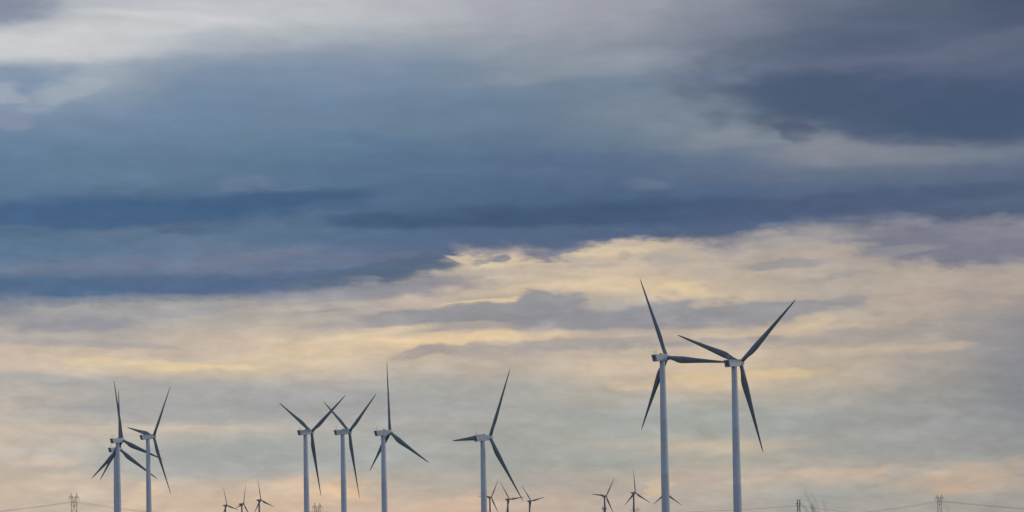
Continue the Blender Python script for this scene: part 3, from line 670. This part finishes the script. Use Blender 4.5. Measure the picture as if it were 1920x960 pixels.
# ---------------------------------------------------------------- pylons and wires
def pylon(px, py, D, s, height, label, cat='pylon', wide=1.0, thick=.10):
    top = at(px, py, D); base = top - Vector((0, 0, height))
    root = empty('lattice_pylon', base, rng.uniform(-.12, .12)); tag(root, label, cat, 'lattice pylons along the horizon')
    T = height; A = T - 4.5*s; W = T - 16*s                        # top, crossarm, waist heights
    hx = 2.7*s*wide; d = 1.0*s; r = thick
    bm = bmesh.new()
    lv = [(0.0, 4.2*s, 4.2*s), (W*.33, 3.5*s, 3.2*s), (W*.66, 2.9*s, 2.2*s), (W, 2.35*s*wide, 1.2*s), (W + (A - W)*.5, 2.55*s*wide, 1.05*s), (A, hx, d)]
    for (z0, x0, y0), (z1, x1, y1) in zip(lv, lv[1:]):
        for sx in (-1, 1):
            for sy in (-1, 1): strut(bm, (sx*x0, sy*y0, z0), (sx*x1, sy*y1, z1), r*1.25)
        if z1 <= W + .01:
            k = 2
            for q in range(k):
                f0, f1 = q/k, (q+1)/k; g = lambda a, b, f: a + (b - a)*f
                za, zb = g(z0, z1, f0), g(z0, z1, f1); xa, xb = g(x0, x1, f0), g(x0, x1, f1); ya, yb = g(y0, y1, f0), g(y0, y1, f1)
                for sy in (-1, 1):
                    strut(bm, (-xa, sy*ya, za), (xb, sy*yb, zb), r*.8); strut(bm, (xa, sy*ya, za), (-xb, sy*yb, zb), r*.8)
                for sx in (-1, 1):
                    strut(bm, (sx*xa, -ya, za), (sx*xb, yb, zb), r*.8)
                strut(bm, (-xb, -yb, zb), (xb, -yb, zb), r*.8)
    for sy in (-1, 1):                                                # window of the head: the V under the crossarm
        for sx in (-1, 1):
            strut(bm, (sx*1.15*s*wide, sy*d, A), (0, sy*1.1*s, W + .8*s), r*1.1)
            strut(bm, (sx*hx, sy*d, A), (sx*1.0*s, sy*1.0*s, W + (A - W)*.72), r*.8)
            strut(bm, (sx*1.0*s, sy*1.0*s, W + (A - W)*.72), (sx*2.5*s*wide, sy*1.05*s, W + (A - W)*.45), r*.8)
            strut(bm, (sx*2.5*s*wide, sy*1.05*s, W + (A - W)*.45), (sx*.35*s, sy*1.1*s, W + (A - W)*.3), r*.8)
    obj('lattice_body', bm, M_STEEL, root, False)
    bm = bmesh.new()
    for sy in (-1, 1):
        strut(bm, (-5*s*wide, 0, A), (0, sy*d, A), r*1.1); strut(bm, (5*s*wide, 0, A), (0, sy*d, A), r*1.1)
        for sx in (-1, 1):
            strut(bm, (sx*5*s*wide, 0, A), (sx*hx, sy*d*.6, A + 1.6*s), r); strut(bm, (sx*hx, sy*d*.6, A + 1.6*s), (sx*1.2*s, sy*d, A), r)
            strut(bm, (sx*3.8*s*wide, sy*.4*d, A), (sx*hx, sy*d*.6, A + 1.6*s), r*.8)
            strut(bm, (sx*1.2*s, sy*d, A), (sx*1.7*s*wide, sy*d*.6, A + 1.3*s), r*.8)
        strut(bm, (-1.5*s*wide, sy*d, A + .9*s), (1.5*s*wide, sy*d, A + .9*s), r*.7)
    obj('crossarm', bm, M_STEEL, root, False)
    for sx in (-1, 1):
        bm = bmesh.new()
        for sy in (-1, 1):
            strut(bm, (sx*3.3*s*wide, sy*d*.6, A + 1.0*s), (sx*2.44*s*wide, 0, T), r); strut(bm, (sx*1.7*s*wide, sy*d*.6, A + 1.0*s), (sx*2.44*s*wide, 0, T), r)
        obj('earth_wire_peak', bm, M_STEEL, root, False)
    ends = []
    for x in (-4.8*s*wide, 0, 4.8*s*wide):
        bm = bmesh.new()
        L = 3.6*s; n = 9; prof = [(.05, 0)]
        for q in range(n): prof += [(.05, L*(q + .2)/n), (.17, L*(q + .55)/n), (.05, L*(q + .9)/n)]
        lathe_z(bm, [(rr, A - z) for rr, z in reversed(prof)], 8, x, 0.0)
        obj('insulator', bm, M_GLASSY, root)
        ends.append(Matrix.Translation(base) @ Matrix.Rotation(root.rotation_euler.z, 4, 'Z') @ Vector((x, 0, A - L)))
    GROUND_PTS.append(tuple(base))
    return ends
PY1 = pylon(138.6, 924.0, 2600, 1.0, 50, 'pale lattice pylon at far left with two pointed horns, wires running both ways')
PY2 = pylon(594.8, 942.0, 2690, 1.0, 47, 'faint lattice pylon head showing low between two white turbine towers')
PY3 = pylon(1191.0, 948.6, 3137, 1.0, 44, 'pale lattice pylon whose head shows both sides of a small turbine tower')
PY4 = pylon(1133.0, 948.6, 3300, .66, 42, 'dark narrow lattice pylon in front of a small turbine with a level left blade', wide=.95, thick=.17)
PY5 = pylon(1761.2, 926.9, 3418, 1.0, 50, 'grey lattice pylon at far right with two pointed horns and drooping wires', thick=.14)

def cable(a, b, sag, rad, label, group):
    bm = bmesh.new(); n = 40; pts = []
    for k in range(n + 1):
        f = k/n; p = a.lerp(b, f); pts.append((p.x, p.y, p.z - 4*sag*f*(1 - f)))
    tube(bm, pts, rad, 5)
    tag(obj('power_cable', bm, M_CABLE), label, 'cable', group)
def span(A, B, sag, rad, label, group):
    for a, b in zip(A, B): cable(a, b, sag, rad, label, group)
shift = lambda E, px, py, D: [at(px, py, D) + (e - E[1]) for e in E]
span(shift(PY1, -260, 973, 2500), PY1, 3.5, .06, 'thin wire sagging from the leftmost pylon to the left edge of the picture', 'wires left of the first pylon')
span(PY1, PY2, 8.0, .06, 'thin wire sagging rightward from the leftmost pylon behind the white towers', 'wires between the two left pylons')
span(PY2, PY3, 16.0, .06, 'thin wire hanging low between the faint pylon and the pale pylon at the small turbines', 'wires of the middle span')
span(PY3, PY5, 12.5, .06, 'thin wire rising from the low middle to the left side of the rightmost pylon', 'wires left of the last pylon')
span(PY5, shift(PY5, 2230, 967, 3300), 3.5, .075, 'thin wire drooping from the rightmost pylon to the right edge of the picture', 'wires right of the last pylon')

def pole_frame(px, py, D, height, label):
    top = at(px, py, D); base = top - Vector((0, 0, height))
    root = empty('pole_frame', base, .1); tag(root, label, 'utility pole')
    m = D/FPX; hw = 2.15*m
    for s in (-1, 1):
        bm = bmesh.new(); lathe_z(bm, [(.36, 0), (.34, height*.5), (.28, height)], 10, s*hw, 0); obj('pole', bm, M_WOOD, root)
    bm = bmesh.new(); box(bm, (0, -.32, height - .25), (2*hw + 1.5, .2, .3)); obj('top_beam', bm, M_WOOD, root, False)
    bm = bmesh.new(); box(bm, (0, -.33, height - 6.2*m), (9.6*m, .2, .32)); obj('crossarm', bm, M_WOOD, root, False)
    bm = bmesh.new()
    for s in (-1, 1):
        strut(bm, (s*4.4*m, -.33, height - 6.2*m), (s*hw, -.3, height - 11*m), .09)
    strut(bm, (-hw, .3, height - 22*m), (hw, .3, height - 8*m), .08); strut(bm, (hw, .3, height - 22*m), (-hw, .3, height - 8*m), .08)
    obj('brace', bm, M_WOOD, root, False)
    ends = []
    for x in (-4.5*m, 0, 4.5*m):
        bm = bmesh.new(); L = 5.2*m; prof = [(.05, 0)]
        for q in range(6): prof += [(.06, L*(q + .2)/6), (.18, L*(q + .55)/6), (.06, L*(q + .9)/6)]
        lathe_z(bm, [(rr, height - 6.3*m - z) for rr, z in reversed(prof)], 8, x, -.33)
        obj('insulator', bm, M_GLASSY, root)
        ends.append(base + Matrix.Rotation(.1, 3, 'Z') @ Vector((x, -.33, height - 6.3*m - L)))
    GROUND_PTS.append(tuple(base)); return ends
PF = pole_frame(1497.2, 937.0, 2300, 18, 'dark wooden double pole with two crossbeams beside the blurred reeds')
span(PF[::2], shift(PF, 1060, 962.5, 2250)[::2], 2.0, .05, 'faint wire falling leftward from the wooden double pole behind the right white tower', 'wires left of the double pole')
span(PF[::2], shift(PF, 1780, 976, 2300)[::2], 1.5, .05, 'faint wire falling rightward from the wooden double pole behind the reeds', 'wires right of the double pole')

# ---------------------------------------------------------------- dry reeds close to the camera
def reed(pts, D, w, mat, label, plume=True):
    P3 = [at(x, y, D) for x, y in pts]; foot = P3[0].copy(); foot.z = ground_h(foot.x, foot.y) - .02
    root = empty('reed', foot); tag(root, label, 'reed', 'dry reeds close to the camera')
    path = [foot] + P3
    fine = []
    for i in range(len(path) - 1):
        p0, p1, p2, p3 = path[max(i-1, 0)], path[i], path[i+1], path[min(i+2, len(path)-1)]
        for k in range(8):
            t = k/8.0
            fine.append(.5*((2*p1) + (p2 - p0)*t + (2*p0 - 5*p1 + 4*p2 - p3)*t*t + (3*p1 - p0 - 3*p2 + p3)*t**3))
    fine.append(path[-1]); fine = [p - foot for p in fine]
    bm = bmesh.new(); n = len(fine); tube(bm, fine, [w*(1.2 - .95*i/(n - 1)) for i in range(n)], 6); obj('stem', bm, mat, root)
    bm = bmesh.new(); r2 = random.Random(int(pts[-1][0]))
    for i in range(int(n*.62), n - 1):                                # spikelets or leaf hairs along the tip
        for q in range(1):
            p = fine[i].lerp(fine[i+1], r2.random()); t = (fine[i+1] - fine[i]).normalized()
            d = (t + Vector((r2.uniform(-.5, .5), r2.uniform(-.5, .5), r2.uniform(-.2, .2)))).normalized()
            L = w*r2.uniform(1.6, 3.5); tube(bm, [p, p + d*L*.5, p + d*L], [w*.25, w*.45, w*.05], 4)
    obj('plume' if plume else 'leaf', bm, mat, root)
# ---------------------------------------------------------------- ground: one rolling sheet to the horizon
GP = np.array(GROUND_PTS); SIG = 170.0; H0 = -6.0
K = np.exp(-((GP[:, None, :2] - GP[None, :, :2])**2).sum(-1)/(2*SIG*SIG)) + np.eye(len(GP))*1e-3
CW = np.linalg.solve(K, GP[:, 2] - H0)
def ground_h(x, y):
    return float(H0 + (CW*np.exp(-((GP[:, 0] - x)**2 + (GP[:, 1] - y)**2)/(2*SIG*SIG))).sum())
def make_ground():
    bm = bmesh.new(); NR, NS = 210, 260; rows = []
    for i in range(NR):
        r = 2.0*(70000.0/2.0)**(i/(NR - 1.0))
        xs = np.array([r*math.sin(2*math.pi*k/NS) for k in range(NS)]); ys = np.array([r*math.cos(2*math.pi*k/NS) for k in range(NS)])
        z = H0 + (CW[None]*np.exp(-((GP[None, :, 0] - xs[:, None])**2 + (GP[None, :, 1] - ys[:, None])**2)/(2*SIG*SIG))).sum(1)
        rows.append([(x, y, zz) for x, y, zz in zip(xs, ys, z)])
    vr = rings(bm, rows, close_ends=False)
    c = bm.verts.new((0, 0, ground_h(0, 0)))
    for k in range(NS): bm.faces.new((c, vr[0][(k+1) % NS], vr[0][k]))
    bmesh.ops.recalc_face_normals(bm, faces=bm.faces)
    def f(nt, b, N):
        tc = nt.nodes.new('ShaderNodeTexCoord')
        n1 = N.noise(tc.outputs['Object'], 0.004, 5.0, 0.6); n2 = N.noise(tc.outputs['Object'], 1.5, 6.0, 0.65)
        c1 = N.mix(N.smooth(n1, .4, .62), (.055, .062, .022), (.15, .12, .06))
        nt.links.new(N.mix(N.smooth(n2, .3, .7), N.mul(c1, (.55, .55, .55)), c1), b.inputs['Base Color'])
        b.inputs['Roughness'].default_value = .95
    o = obj('ground', bm, material('dry_grass_field', f)); tag(o, 'rolling dry grass plain below the turbines', 'ground', None, 'structure')
    return o
make_ground()
reed([(1536, 1100), (1529, 1000), (1523, 960), (1519, 944), (1514, 931), (1508, 920)], 12.0, .0015, M_REED, 'tall blurred grey reed with the highest tip, leaning left beside the double pole')
reed([(1546, 1110), (1540, 1000), (1535, 962), (1530, 943), (1525, 931), (1516, 922)], 12.3, .0016, M_REED, 'tall blurred grey reed bowing left, second highest tip, arching over the straw reed')
reed([(1562, 1100), (1555, 1000), (1550, 962), (1546, 948), (1543, 938)], 12.0, .0014, M_REED, 'thin blurred grey reed standing apart as the rightmost of the clump')
reed([(1535, 1110), (1528, 1000), (1526, 965), (1524, 952), (1522, 944)], 11.5, .0034, M_STRAW, 'thick straw coloured reed plume in the middle of the clump')
reed([(1524, 1110), (1518, 1000), (1514, 964), (1511, 955), (1506, 948)], 11.6, .0026, M_STRAW, 'short straw coloured reed leaf curving left, nearest the double pole')
reed([(1532, 1110), (1530, 1000), (1529, 965), (1527, 957), (1525, 950)], 11.4, .0022, M_REED, 'short dark reed stalk standing inside the straw plume')
reed([(1790, 1100), (1783, 1000), (1778, 962), (1776, 953), (1773, 944)], 12.0, .0010, M_REED, 'single thin blurred reed beside the rightmost pylon')
